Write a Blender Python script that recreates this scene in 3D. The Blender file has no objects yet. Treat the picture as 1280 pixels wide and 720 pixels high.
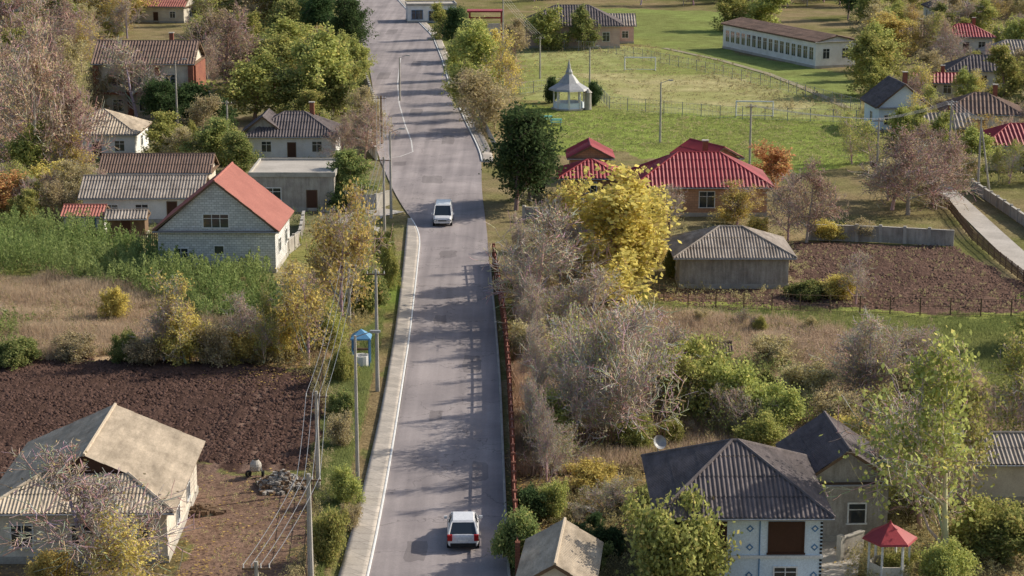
import bpy, math, random
import numpy as np
from mathutils import Vector, Matrix
random.seed(7); rng=np.random.default_rng(7)
D=bpy.data; SC=bpy.context.scene
# ---------------- survey: photo measurements -> metres on the ground plane
CAM_H=38.0; F=2489.0; P=math.atan(570/F); cp,sp=math.cos(P),math.sin(P)
def G(u,v,z=0.0):
    yc=-(v-360)/F; xc=(u-640)/F
    t=(z-CAM_H)/(-sp+yc*cp)
    return (xc*t,(cp+yc*sp)*t)
def S(v):
    yc=-(v-360)/F
    return F/(-CAM_H/(-sp+yc*cp))
def GP(pts): return [G(*p) for p in pts]
# ---------------- materials
def newmat(name):
    m=D.materials.new(name); m.use_nodes=True; nt=m.node_tree; nt.nodes.clear()
    o=nt.nodes.new('ShaderNodeOutputMaterial'); return m,nt,o
def N(nt,t,**k):
    n=nt.nodes.new(t)
    for a,b in k.items():
        if a in n.inputs: n.inputs[a].default_value=b
        else: setattr(n,a,b)
    return n
def c4(c): return (c[0],c[1],c[2],1)
def mixc(nt,f,a,b,mode='MIX'):
    n=nt.nodes.new('ShaderNodeMix'); n.data_type='RGBA'; n.blend_type=mode
    for s,v in ((0,f),(6,a),(7,b)):
        if isinstance(v,(int,float)): n.inputs[s].default_value=v
        elif isinstance(v,tuple): n.inputs[s].default_value=c4(v)
        else: nt.links.new(v,n.inputs[s])
    return n.outputs[2]
def noise(nt,scale,detail=3,rough=.6,vec=None):
    n=N(nt,'ShaderNodeTexNoise',Scale=scale,Detail=detail,Roughness=rough)
    if vec is not None: nt.links.new(vec,n.inputs['Vector'])
    return n.outputs[0]
def ramp(nt,f,a,b,ca=(0,0,0),cb=(1,1,1)):
    r=nt.nodes.new('ShaderNodeValToRGB'); e=r.color_ramp.elements
    e[0].position=a; e[1].position=b; e[0].color=c4(ca); e[1].color=c4(cb)
    nt.links.new(f,r.inputs[0]); return r.outputs[0]
def surf(name,col,col2=None,scale=1.5,rough=.85,fine=12,spec=.3,metal=0,bump=.0,streak=False,brick=None,coord='Object'):
    m,nt,o=newmat(name)
    tc=nt.nodes.new('ShaderNodeTexCoord'); v=tc.outputs[coord]
    col2=col2 or tuple(x*.6 for x in col)
    f=ramp(nt,noise(nt,scale,4,.65,v),.35,.68)
    c=mixc(nt,f,col,col2)
    if brick:
        sx=nt.nodes.new('ShaderNodeSeparateXYZ'); nt.links.new(v,sx.inputs[0])
        ad=N(nt,'ShaderNodeMath',operation='ADD'); nt.links.new(sx.outputs[0],ad.inputs[0]); nt.links.new(sx.outputs[1],ad.inputs[1])
        cb=nt.nodes.new('ShaderNodeCombineXYZ'); nt.links.new(ad.outputs[0],cb.inputs[0]); nt.links.new(sx.outputs[2 if name!='pavement_concrete' else 1],cb.inputs[1])
        bt=N(nt,'ShaderNodeTexBrick',Scale=1.0); bt.inputs['Brick Width'].default_value=brick[0]; bt.inputs['Row Height'].default_value=brick[1]
        bt.inputs['Mortar Size'].default_value=brick[2]; bt.inputs['Color1'].default_value=(1,1,1,1); bt.inputs['Color2'].default_value=(.76,.76,.76,1)
        bt.inputs['Mortar'].default_value=(.45,.45,.45,1)
        nt.links.new(cb.outputs[0],bt.inputs['Vector']); c=mixc(nt,1.0,c,bt.outputs[0],'MULTIPLY')
    if streak:
        mp=N(nt,'ShaderNodeMapping'); mp.inputs['Scale'].default_value=streak; nt.links.new(v,mp.inputs[0])
        c=mixc(nt,.75,c,ramp(nt,noise(nt,1.0,4,.7,mp.outputs[0]),.3,.7,(.5,.48,.46),(1.12,1.1,1.08)),'MULTIPLY')
    c=mixc(nt,.6,c,ramp(nt,noise(nt,fine,2,.7,v),.25,.75,(.65,.65,.65),(1.15,1.15,1.15)),'MULTIPLY')
    b=N(nt,'ShaderNodeBsdfPrincipled',Roughness=rough,Metallic=metal)
    b.inputs['Specular IOR Level'].default_value=spec
    nt.links.new(c,b.inputs['Base Color']); nt.links.new(b.outputs[0],o.inputs[0]); return m
def foliage(name,trans,g0=.8,g1=1.2,sat=1.0):
    m,nt,o=newmat(name)
    at=N(nt,'ShaderNodeAttribute',attribute_name='col'); oi=nt.nodes.new('ShaderNodeObjectInfo')
    hs=nt.nodes.new('ShaderNodeHueSaturation'); nt.links.new(at.outputs['Color'],hs.inputs['Color']); hs.inputs['Saturation'].default_value=sat
    mr=N(nt,'ShaderNodeMapRange'); mr.inputs[3].default_value=.492; mr.inputs[4].default_value=.518; nt.links.new(oi.outputs['Random'],mr.inputs[0]); nt.links.new(mr.outputs[0],hs.inputs['Hue'])
    mr2=N(nt,'ShaderNodeMapRange'); mr2.inputs[3].default_value=g0; mr2.inputs[4].default_value=g1; nt.links.new(oi.outputs['Random'],mr2.inputs[0]); nt.links.new(mr2.outputs[0],hs.inputs['Value'])
    d=nt.nodes.new('ShaderNodeBsdfDiffuse'); t=nt.nodes.new('ShaderNodeBsdfTranslucent'); mx=N(nt,'ShaderNodeMixShader'); mx.inputs[0].default_value=trans
    nt.links.new(hs.outputs[0],d.inputs[0]); nt.links.new(hs.outputs[0],t.inputs[0]); nt.links.new(d.outputs[0],mx.inputs[1]); nt.links.new(t.outputs[0],mx.inputs[2])
    nt.links.new((mx if trans else d).outputs[0],o.inputs[0]); return m
M={}
M['leaf']=foliage('leaf',.4,1.1,1.55,.88); M['bark']=foliage('bark',.0,.95,1.3)
M['plaster']=surf('plaster',(.7,.65,.55),(.52,.46,.38),.8)
M['plaster_white']=surf('plaster_white',(.8,.8,.79),(.66,.65,.62),.7)
M['plaster_blue']=surf('plaster_blue',(.74,.83,.9),(.64,.75,.84),.8)
M['blue']=surf('blue_paint',(.12,.28,.5),None,1)
M['plaster_grey']=surf('plaster_grey',(.5,.47,.42),(.34,.31,.28),.7,streak=(3,3,.4))
M['plaster_pink']=surf('plaster_pink',(.68,.5,.44),(.52,.36,.31),.7)
M['wall_brown']=surf('wall_brown',(.6,.34,.2),(.48,.27,.16),.6,brick=(.5,.25,.012))
M['block_white']=surf('block_white',(.8,.8,.78),(.66,.66,.64),.5,brick=(.42,.21,.018))
M['brick_red']=surf('brick_red',(.38,.15,.09),(.28,.1,.07),.8,brick=(.26,.09,.012))
M['concrete']=surf('concrete',(.48,.45,.4),(.34,.32,.28),.9)
M['slate']=surf('asbestos_sheet',(.46,.41,.36),(.27,.23,.2),.55,streak=(2.5,.5,.5))
M['slate_light']=surf('asbestos_sheet_light',(.68,.58,.45),(.45,.38,.29),.5,streak=(2,.5,.5))
M['slate_dark']=surf('asbestos_sheet_dark',(.2,.17,.17),(.12,.105,.11),.5,streak=(2.5,.5,.5))
M['roof_brown']=surf('roof_brown',(.28,.19,.15),(.17,.12,.1),.5,streak=(2.5,.5,.5))
M['roof_red']=surf('roof_red',(.38,.045,.055),(.29,.035,.042),.5,rough=.5,spec=.4)
M['roof_redlight']=surf('roof_redlight',(.46,.17,.13),(.38,.13,.1),.5,rough=.6)
M['white']=surf('white_paint',(.8,.8,.78),(.7,.7,.68),2,rough=.5)
M['wood']=surf('wood',(.2,.13,.08),(.13,.085,.055),1.5)
M['darkwin']=surf('brown_shutter',(.07,.03,.022),(.06,.025,.018),1,rough=.4)
M['rust']=surf('rusty_fence',(.42,.17,.12),(.3,.12,.08),2,rough=.7)
M['metal']=surf('galvanised',(.4,.41,.41),(.3,.3,.31),3,rough=.5,metal=.2)
M['wire']=surf('aluminium_wire',(.5,.5,.5),None,3,rough=.5)
M['black']=surf('rubber',(.02,.02,.02),None,3,rough=.7)
M['carpaint']=surf('car_paint',(.7,.71,.73),(.66,.67,.69),1,rough=.22,spec=.6)
M['redlight']=surf('tail_light',(.5,.02,.02),None,3,rough=.2)
M['pool']=surf('plastic_teal',(.1,.4,.4),None,2)
M['blueroof']=surf('blue_roof',(.14,.34,.55),(.11,.27,.44),1,rough=.5)
m,nt,o=newmat('window_glass'); b=N(nt,'ShaderNodeBsdfPrincipled',Roughness=.06); b.inputs['Base Color'].default_value=(.025,.035,.045,1); b.inputs['Specular IOR Level'].default_value=.8; nt.links.new(b.outputs[0],o.inputs[0]); M['glass']=m
def asphalt(name,k):
    m,nt,o=newmat(name); g=nt.nodes.new('ShaderNodeNewGeometry'); v=g.outputs['Position']
    c=mixc(nt,ramp(nt,noise(nt,.14,4,.65,v),.35,.65),(.35*k,.31*k,.305*k),(.245*k,.218*k,.22*k))
    mp=N(nt,'ShaderNodeMapping'); mp.inputs['Scale'].default_value=(1.0,.03,1); nt.links.new(v,mp.inputs[0])
    c=mixc(nt,.8,c,ramp(nt,noise(nt,1,3,.5,mp.outputs[0]),.32,.68,(.74,.74,.75),(1.15,1.15,1.14)),'MULTIPLY')
    c=mixc(nt,.5,c,ramp(nt,noise(nt,9,3,.8,v),.25,.75,(.68,.68,.68),(1.2,1.2,1.2)),'MULTIPLY')
    vo=N(nt,'ShaderNodeTexVoronoi',feature='DISTANCE_TO_EDGE',Scale=.13)
    wv=nt.nodes.new('ShaderNodeVectorMath'); wv.operation='MULTIPLY_ADD'
    nz=N(nt,'ShaderNodeTexNoise',Scale=.9,Detail=4); nt.links.new(v,nz.inputs['Vector'])
    nt.links.new(nz.outputs['Color'],wv.inputs[0]); wv.inputs[1].default_value=(3,3,3); nt.links.new(v,wv.inputs[2]); nt.links.new(wv.outputs[0],vo.inputs['Vector'])
    c=mixc(nt,1.0,c,ramp(nt,vo.outputs['Distance'],.002,.008,(.62,.62,.62),(1,1,1)),'MULTIPLY')
    b=N(nt,'ShaderNodeBsdfPrincipled',Roughness=.9); b.inputs['Specular IOR Level'].default_value=.25
    nt.links.new(c,b.inputs['Base Color']); nt.links.new(b.outputs[0],o.inputs[0]); return m
M['asphalt']=asphalt('asphalt',1.0); M['asphalt_patch']=asphalt('asphalt_patch',.72)
M['pave']=surf('pavement_concrete',(.56,.5,.43),(.42,.38,.33),.6,fine=7,brick=(1.2,1.2,.02))
M['lane']=surf('lane_paint',(.7,.7,.68),(.42,.4,.39),1.2)
M['path']=surf('concrete_road',(.5,.46,.41),(.36,.33,.29),.3,fine=6)
M['dirtpath']=surf('dirt_path',(.34,.29,.2),(.24,.22,.12),.3,fine=6)
def groundmat():
    m,nt,o=newmat('ground'); g=nt.nodes.new('ShaderNodeNewGeometry'); v=g.outputs['Position']
    at=N(nt,'ShaderNodeAttribute',attribute_name='col')
    c=mixc(nt,1.0,at.outputs['Color'],ramp(nt,noise(nt,.35,4,.7,v),.25,.75,(.7,.68,.66),(1.25,1.25,1.25)),'MULTIPLY')
    c=mixc(nt,1.0,c,ramp(nt,noise(nt,4.5,3,.8,v),.28,.72,(.55,.55,.55),(1.4,1.4,1.4)),'MULTIPLY')
    b=nt.nodes.new('ShaderNodeBsdfDiffuse'); nt.links.new(c,b.inputs[0])
    bp=N(nt,'ShaderNodeBump',Strength=.8,Distance=.12); nt.links.new(noise(nt,3.5,2,.75,v),bp.inputs['Height']); nt.links.new(bp.outputs[0],b.inputs['Normal'])
    nt.links.new(b.outputs[0],o.inputs[0]); return m
M['ground']=groundmat()
# ---------------- mesh helpers
def mesh_np(name,V,Fc,mats,col=None,mi=None,smooth=False):
    me=D.meshes.new(name); V=np.asarray(V,np.float32); Fc=np.asarray(Fc,np.int32); m_,k=Fc.shape
    me.vertices.add(len(V)); me.vertices.foreach_set('co',V.ravel())
    me.loops.add(m_*k); me.loops.foreach_set('vertex_index',Fc.ravel())
    me.polygons.add(m_); me.polygons.foreach_set('loop_start',np.arange(0,m_*k,k,dtype=np.int32))
    if mi is not None: me.polygons.foreach_set('material_index',np.asarray(mi,np.int32))
    if smooth: me.polygons.foreach_set('use_smooth',np.ones(m_,bool))
    me.update(calc_edges=True)
    if col is not None:
        a=me.color_attributes.new('col','FLOAT_COLOR','POINT'); cc=np.ones((len(V),4),np.float32); cc[:,:3]=col; a.data.foreach_set('color',cc.ravel())
    for x in mats: me.materials.append(x)
    return me
def obj(name,data=None,parent=None,loc=None,rot=0):
    o=D.objects.new(name,data); SC.collection.objects.link(o)
    if parent: o.parent=parent
    if loc is not None: o.location=loc
    if rot: o.rotation_euler[2]=rot
    return o
class MB:
    def __init__(s): s.v=[]; s.f=[]; s.m=[]; s.mats=[]
    def mid(s,m):
        m=M[m] if isinstance(m,str) else m
        if m not in s.mats: s.mats.append(m)
        return s.mats.index(m)
    def poly(s,pts,m):
        i=len(s.v); s.v+= [tuple(p) for p in pts]; s.f.append(list(range(i,i+len(pts)))); s.m.append(s.mid(m))
    def box(s,c,sz,m,rz=0):
        hx,hy,hz=[a/2 for a in sz]; i=len(s.v); ca,sa=math.cos(rz),math.sin(rz)
        for dz in (-hz,hz):
            for dx,dy in ((-hx,-hy),(hx,-hy),(hx,hy),(-hx,hy)): s.v.append((c[0]+dx*ca-dy*sa,c[1]+dx*sa+dy*ca,c[2]+dz))
        k=s.mid(m)
        for f in ((3,2,1,0),(4,5,6,7),(0,1,5,4),(1,2,6,5),(2,3,7,6),(3,0,4,7)): s.f.append([i+a for a in f]); s.m.append(k)
    def tube(s,p,q,r0,r1,m,n=8,cap=True):
        p=Vector(p);q=Vector(q);d=(q-p).normalized(); a=d.orthogonal().normalized(); b=d.cross(a); i=len(s.v); k=s.mid(m)
        for c,r in ((p,r0),(q,r1)):
            for j in range(n):
                t=2*math.pi*j/n; s.v.append(tuple(c+a*(r*math.cos(t))+b*(r*math.sin(t))))
        for j in range(n): s.f.append([i+j,i+(j+1)%n,i+n+(j+1)%n,i+n+j]); s.m.append(k)
        if cap: s.f.append([i+j for j in range(n)][::-1]); s.m.append(k); s.f.append([i+n+j for j in range(n)]); s.m.append(k)
    def lathe(s,prof,m,n=16,c=(0,0,0),ph=0):
        i=len(s.v);k=s.mid(m)
        for r,z in prof:
            for j in range(n):
                t=2*math.pi*j/n+ph; s.v.append((c[0]+r*math.cos(t),c[1]+r*math.sin(t),c[2]+z))
        for a in range(len(prof)-1):
            for j in range(n): s.f.append([i+a*n+j,i+a*n+(j+1)%n,i+(a+1)*n+(j+1)%n,i+(a+1)*n+j]); s.m.append(k)
    def build(s,name,parent=None,loc=None,rot=0,smooth=False,bevel=0):
        me=D.meshes.new(name); me.from_pydata(s.v,[],s.f)
        for m in s.mats: me.materials.append(m)
        me.polygons.foreach_set('material_index',s.m)
        if smooth: me.polygons.foreach_set('use_smooth',[True]*len(s.f))
        me.update(); o=obj(name,me,parent,loc,rot)
        if bevel:
            b=o.modifiers.new('b','BEVEL'); b.width=bevel; b.segments=2; b.limit_method='ANGLE'
        return o
def vn(x,y,s,seed):
    r=np.random.default_rng(seed).random((256,256)); X=x/s+1000; Y=y/s+1000
    xi=np.floor(X).astype(int); yi=np.floor(Y).astype(int); fx=X-xi; fy=Y-yi; fx=fx*fx*(3-2*fx); fy=fy*fy*(3-2*fy)
    a=r[xi&255,yi&255];b=r[(xi+1)&255,yi&255];c=r[xi&255,(yi+1)&255];d=r[(xi+1)&255,(yi+1)&255]
    return a*(1-fx)*(1-fy)+b*fx*(1-fy)+c*(1-fx)*fy+d*fx*fy
def pip(x,y,poly):
    ins=np.zeros(x.shape,bool); n=len(poly)
    for i in range(n):
        x1,y1=poly[i];x2,y2=poly[(i+1)%n]
        if y1==y2: continue
        c=((y1>y)!=(y2>y))&(x<(x2-x1)*(y-y1)/(y2-y1)+x1); ins^=c
    return ins
# ---------------- roads
ROAD=[(790,445,640),(720,462,634),(640,478,630),(560,492,627),(480,505,624),(400,516,618),(340,522,612),(290,527,609),(262,505,605),(235,490,602),(200,475,602),(185,470,597),(150,468,580),(110,466,562),(75,460,552),(45,445,540),(20,432,515),(0,425,497),(-12,418,480),(-25,405,462)]
WALK=[(790,402,445),(720,424,462),(620,452,482),(520,475,498),(420,493,513),(340,503,522),(290,508,527),(274,509,527)]
def edges(tab):
    L=np.array([G(a[1],a[0]) for a in tab]); R=np.array([G(a[2],a[0]) for a in tab]); ys=L[:,1]
    yy=np.concatenate([np.arange(ys[0],ys[-1],2.0),[ys[-1]]])
    l=np.interp(yy,ys,L[:,0]); r=np.interp(yy,ys,R[:,0]); 
    def sm(a):
        p=np.pad(a,3,mode='edge'); return np.convolve(p,np.ones(7)/7,'valid')
    return yy,sm(l),sm(r)
ry,rl,rr=edges(ROAD); wy,wl,wr=edges(WALK)
wr=np.minimum(wr,np.interp(wy,ry,rl)-.01)
def ribbon(name,y,l,r,z,mat,th=0.0):
    n=len(y); k=6
    T_=np.linspace(0,1,k)
    V=np.zeros((n,k,3)); 
    for j,t in enumerate(T_): V[:,j,0]=l*(1-t)+r*t; V[:,j,1]=y; V[:,j,2]=z
    V=V.reshape(-1,3); idx=np.arange(n*k).reshape(n,k)
    Fc=np.stack([idx[:-1,:-1],idx[:-1,1:],idx[1:,1:],idx[1:,:-1]],-1).reshape(-1,4)
    if th:
        b=len(V); lo=V.copy(); lo[:,2]-=th; V=np.vstack([V,lo]); 
        s1=np.stack([idx[:-1,0],idx[1:,0],idx[1:,0]+b,idx[:-1,0]+b],-1); s2=np.stack([idx[:-1,-1],idx[:-1,-1]+b,idx[1:,-1]+b,idx[1:,-1]],-1)
        s3=np.stack([idx[0,:-1],idx[0,:-1]+b,idx[0,1:]+b,idx[0,1:]],-1);s4=np.stack([idx[-1,:-1],idx[-1,1:],idx[-1,1:]+b,idx[-1,:-1]+b],-1)
        Fc=np.vstack([Fc,s1,s2,s3,s4])
    return obj(name,mesh_np(name,V,Fc,[M[mat]]))
ribbon('asphalt_road',ry,rl,rr,.03,'asphalt')
ribbon('pavement',wy,wl,wr-.12,.13,'pave',.25)
ribbon('kerb',wy,wr-.115,wr+.0,.145,'white',.25)
msk=(ry>G(0,205)[1])
ribbon('kerb',ry[msk],rr[msk]+.01,rr[msk]+.16,.15,'white',.25)
ribbon('pavement',ry[msk],rr[msk]+.165,rr[msk]+1.5,.13,'pave',.25)
msk=(ry<G(0,330)[1])
ribbon('kerb',ry[msk],rr[msk]+.005,rr[msk]+.15,.12,'concrete',.25)
# irregular tar repairs in the carriageway
RP=random.Random(5); mb=MB()
for (u,v,w_,l_) in [(520,690,1.2,3),(600,590,1.0,4),(545,520,.9,2.2),(590,455,1.4,5),(550,400,1.0,3),(560,318,1.6,3),(540,225,2.4,5),(500,205,1.5,3),(560,175,1.6,7),(520,140,1.8,6),(480,95,2,9),(520,80,1.6,8),(490,40,2,10)]:
    x,y=G(u,v); n=14; pts=[]
    for i in range(n):
        a=6.283*i/n; q=RP.uniform(.85,1.1); cx_=max(-1,min(1,1.35*math.cos(a)))*w_/2; cy_=max(-1,min(1,1.35*math.sin(a)))*l_/2
        pts.append((x+cx_*q,y+cy_*q,.034))
    mb.poly(pts,'asphalt_patch')
mb.build('asphalt_patches')
def strip(name,pts,w,z,mat,th=0):
    P_=np.array(GP(pts)); d=np.gradient(P_,axis=0); d/=np.linalg.norm(d,axis=1)[:,None]; nrm=np.stack([-d[:,1],d[:,0]],-1)
    w=np.atleast_1d(w)*np.ones(len(P_)); A=P_+nrm*w[:,None]/2; B=P_-nrm*w[:,None]/2
    mb=MB()
    for i in range(len(P_)-1):
        mb.poly([(*B[i],z),(*B[i+1],z),(*A[i+1],z),(*A[i],z)],mat)
    return mb.build(name)
strip('lane_marking',[(474,199),(500,196),(516,190),(514,176),(506,155),(499,130),(497,105),(499,85),(501,72)],.16,.038,'lane')
strip('concrete_road',[(1140,205),(1165,222),(1195,249),(1238,290),(1290,338),(1340,390)],[2.0,2.0,2.2,2.3,2.4,2.4],.03,'path')
strip('garden_path',[(690,628),(730,636),(775,645),(815,656)],1.0,.03,'path')
strip('driveway',[(1050,655),(1040,690),(1030,760)],3.0,.025,'path')
strip('forecourt',[(488,262),(460,268),(436,282)],4.0,.02,'path')
strip('stadium_path',[(830,60),(900,75),(960,92),(1010,112),(1060,135)],1.2,.02,'dirtpath')
# ---------------- ground sheet
def axis(segs):
    a=[]
    for s,e,st in segs: a+=list(np.arange(s,e,st))
    a.append(segs[-1][1]); return np.array(a)
xs=axis([(-4000,-600,850),(-600,-140,40),(-140,-45,.7),(-45,45,.28),(45,140,.7),(140,600,40),(600,4000,850)])
ys=axis([(-600,80,60),(80,170,.3),(170,240,.45),(240,500,.8),(500,900,30),(900,6000,700)])
X,Y=np.meshgrid(xs,ys)
wx=X+(vn(X,Y,3,1)-.5)*2.2+(vn(X,Y,.9,2)-.5)*1.0; wyy=Y+(vn(X,Y,4,3)-.5)*4+(vn(X,Y,1.1,4)-.5)*1.6
def C(*c): return np.array(c)*1.3
n1=vn(X,Y,14,5)*.5+vn(X,Y,5,6)*.3+vn(X,Y,1.7,7)*.2
n1=np.clip((n1-.35)/.3,0,1)[...,None]
col=C(.20,.16,.09)*n1+C(.13,.13,.05)*(1-n1)
z=-.03-.05*vn(X,Y,1.5,8)
REG=[
 ('yard',[(-80,150),(470,120),(500,345),(345,345),(-80,300)],C(.19,.16,.1),C(.13,.13,.06),0),
 ('grassL',[(-80,290),(345,300),(500,300),(500,430),(470,480),(405,455),(-80,440)],C(.17,.17,.06),C(.24,.19,.11),0),
 ('dryL',[(-80,348),(180,350),(340,420),(400,455),(-80,440)],C(.3,.22,.14),C(.22,.16,.1),0),
 ('soilL',[(-80,444),(402,457),(398,520),(390,584),(225,586),(-80,605)],C(.085,.053,.042),C(.06,.038,.031),1),
 ('dirt',[(225,588),(397,592),(385,800),(215,800)],C(.25,.17,.13),C(.15,.1,.075),0),
 ('dirtL',[(-80,610),(215,610),(215,800),(-80,800)],C(.18,.14,.09),C(.12,.1,.05),0),
 ('verge',[(480,340),(503,340),(494,420),(478,520),(455,620),(425,730),(405,790),(385,790),(400,600),(412,480),(470,400)],C(.13,.17,.04),C(.17,.13,.07),0),
 ('scrubR',[(640,385),(1000,400),(1180,450),(1360,560),(1360,620),(640,600)],C(.28,.21,.13),C(.19,.16,.08),0),
 ('darkR',[(640,560),(830,560),(1000,560),(1100,640),(1100,800),(640,800)],C(.12,.1,.05),C(.18,.13,.08),0),
 ('rightlow',[(1040,560),(1360,560),(1360,800),(1040,800)],C(.15,.14,.06),C(.2,.16,.09),0),
 ('yardR',[(640,230),(1010,230),(1010,385),(640,385)],C(.17,.15,.08),C(.22,.17,.1),0),
 ('garden',[(990,302),(1190,310),(1360,392),(1360,402),(820,388),(812,362),(990,362)],C(.12,.078,.06),C(.085,.055,.045),1),
 ('greenstrip',[(760,376),(812,378),(1380,398),(1380,540),(1190,452),(1040,416),(830,402)],C(.2,.22,.065),C(.17,.18,.055),0),
 ('meadow',[(640,128),(760,138),(1070,152),(1090,205),(975,215),(770,190),(700,196),(655,180)],C(.19,.24,.06),C(.17,.2,.055),0),
 ('pitch',[(650,52),(830,60),(1075,128),(1075,152),(760,138),(640,122)],C(.25,.26,.11),C(.19,.21,.07),0),
 ('pitchmid',[(720,92),(900,92),(1020,128),(1000,136),(800,128)],C(.32,.29,.15),C(.24,.24,.1),0),
 ('topgreen',[(750,10),(905,14),(915,66),(1062,92),(1080,130),(830,60),(760,52)],C(.18,.22,.07),C(.15,.17,.06),0),
 ('roadsideR',[(603,180),(580,150),(560,100),(545,50),(600,30),(650,60),(650,180)],C(.15,.16,.06),C(.22,.18,.1),0),
]
for nm,pl,a,b,so in REG:
    mk=pip(wx,wyy,GP(pl)); col=np.where(mk[...,None],a*n1+b*(1-n1),col)
    if so:
        mk2=pip(X,Y,GP(pl)); fur=np.sin(2*math.pi*(X+.6*np.sin(Y/9))/ .9)*.05 if nm=='soilL' else np.sin(2*math.pi*Y/.9)*.05
        z=np.where(mk2,.02+fur+.16*(vn(X,Y,.55,11)-.5)+.1*(vn(X,Y,1.6,12)-.5),z)
trk=np.zeros_like(X,bool)
for off in(0,1.7,3.6,5.3):
    px,py=G(345,580); trk|=(abs(X-(px-off+.9*np.sin((Y-py)/12)))<.28)&(Y>G(0,590)[1])&(Y<G(0,470)[1])
col=np.where(trk[...,None],C(.14,.095,.075)*np.ones_like(col),col); z=np.where(trk,-.02,z)
lx=np.interp(Y,ry,rl)-2.5; rx=np.interp(Y,ry,rr)+.35
rmask=(X>lx)&(X<rx)&(Y<ry[-1]); z=np.where(rmask,-.06,z)
z=np.where((abs(X)>138)|(Y>498)|(Y<82),-.05,z)
V=np.stack([X,Y,z],-1).reshape(-1,3); idx=np.arange(X.size).reshape(X.shape)
Fc=np.stack([idx[:-1,:-1],idx[:-1,1:],idx[1:,1:],idx[1:,:-1]],-1).reshape(-1,4)
obj('ground',mesh_np('ground',V,Fc,[M['ground']],col.reshape(-1,3),smooth=True))
# ---------------- buildings
FOOT=[]
def corrugate(mb,pts,mat,pitch=.18,amp=.03,course=1.5):
    pts=[Vector(p) for p in pts]; n=(pts[1]-pts[0]).cross(pts[2]-pts[0]).normalized()
    if n.z<0: n=-n
    u=Vector((0,0,1)).cross(n).normalized(); v=n.cross(u).normalized()
    if v.z<0: v=-v
    o=pts[0]; q=[((p-o).dot(u),(p-o).dot(v)) for p in pts]
    u0=min(a[0] for a in q);u1=max(a[0] for a in q);v0=min(a[1] for a in q)
    st=pitch/4; k=max(2,int((u1-u0)/st)); us=[u0+(u1-u0)*(1e-4+(1-2e-4)*i/k) for i in range(k+1)]
    def rng_(x):
        r=[]
        for i in range(len(q)):
            a,b=q[i],q[(i+1)%len(q)]
            if (a[0]<=x)!=(b[0]<=x): r.append(a[1]+(b[1]-a[1])*(x-a[0])/(b[0]-a[0]))
        return (min(r),max(r)) if r else (0,0)
    R=[rng_(x) for x in us]; mi=mb.mid(mat); vmax=max(r[1] for r in R)
    nc=max(1,int(math.ceil((vmax-v0)/course)))
    for c in range(nc):
        a,b=v0+c*course,v0+(c+1)*course; base=len(mb.v); ok=[]
        for i,x in enumerate(us):
            lo=min(max(R[i][0],a),b);hi=max(min(R[i][1],b),a); hi=max(hi,lo); ok.append(hi-lo>1e-4)
            off=amp*math.sin(2*math.pi*x/pitch)+amp
            for vv in (lo,hi):
                w=(vv-a)/course; mb.v.append(tuple(o+u*x+v*vv+n*(off+.03*(1-w))))
        for i in range(k):
            if ok[i] or ok[i+1]:
                mb.f.append([base+2*i,base+2*i+2,base+2*i+3,base+2*i+1]); mb.m.append(mi)
def window(mb,face,x,z,w,h,W,Dp,kind='white'):
    def put(a,off,zz,sa,so,sz,m):
        if face=='F': mb.box((a,-Dp/2-off,zz),(sa,so,sz),m)
        elif face=='B': mb.box((a,Dp/2+off,zz),(sa,so,sz),m)
        elif face=='L': mb.box((-W/2-off,a,zz),(so,sa,sz),m)
        else: mb.box((W/2+off,a,zz),(so,sa,sz),m)
    fm={'white':'white','dark':'darkwin','door':'wood','blue':'blue'}[kind]; t=.08
    put(x,.012,z,w,.02,h,'darkwin' if kind in('dark','door') else 'glass')
    put(x,.03,z+h/2+t/2,w+2*t,.06,t,fm); put(x,.04,z-h/2-t/2,w+2*t+.1,.1,t,fm)
    put(x-w/2-t/2,.03,z,t,.06,h-.004,fm); put(x+w/2+t/2,.03,z,t,.06,h-.004,fm)
    if kind in('white','blue') and w>.8:
        for k in range(1,int(round(w/.7))): put(x-w/2+w*k/int(round(w/.7)),.032,z,.05,.04,h-.01,fm)
        put(x,.031,z+h*.2,w-.01,.03,.04,fm)
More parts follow.
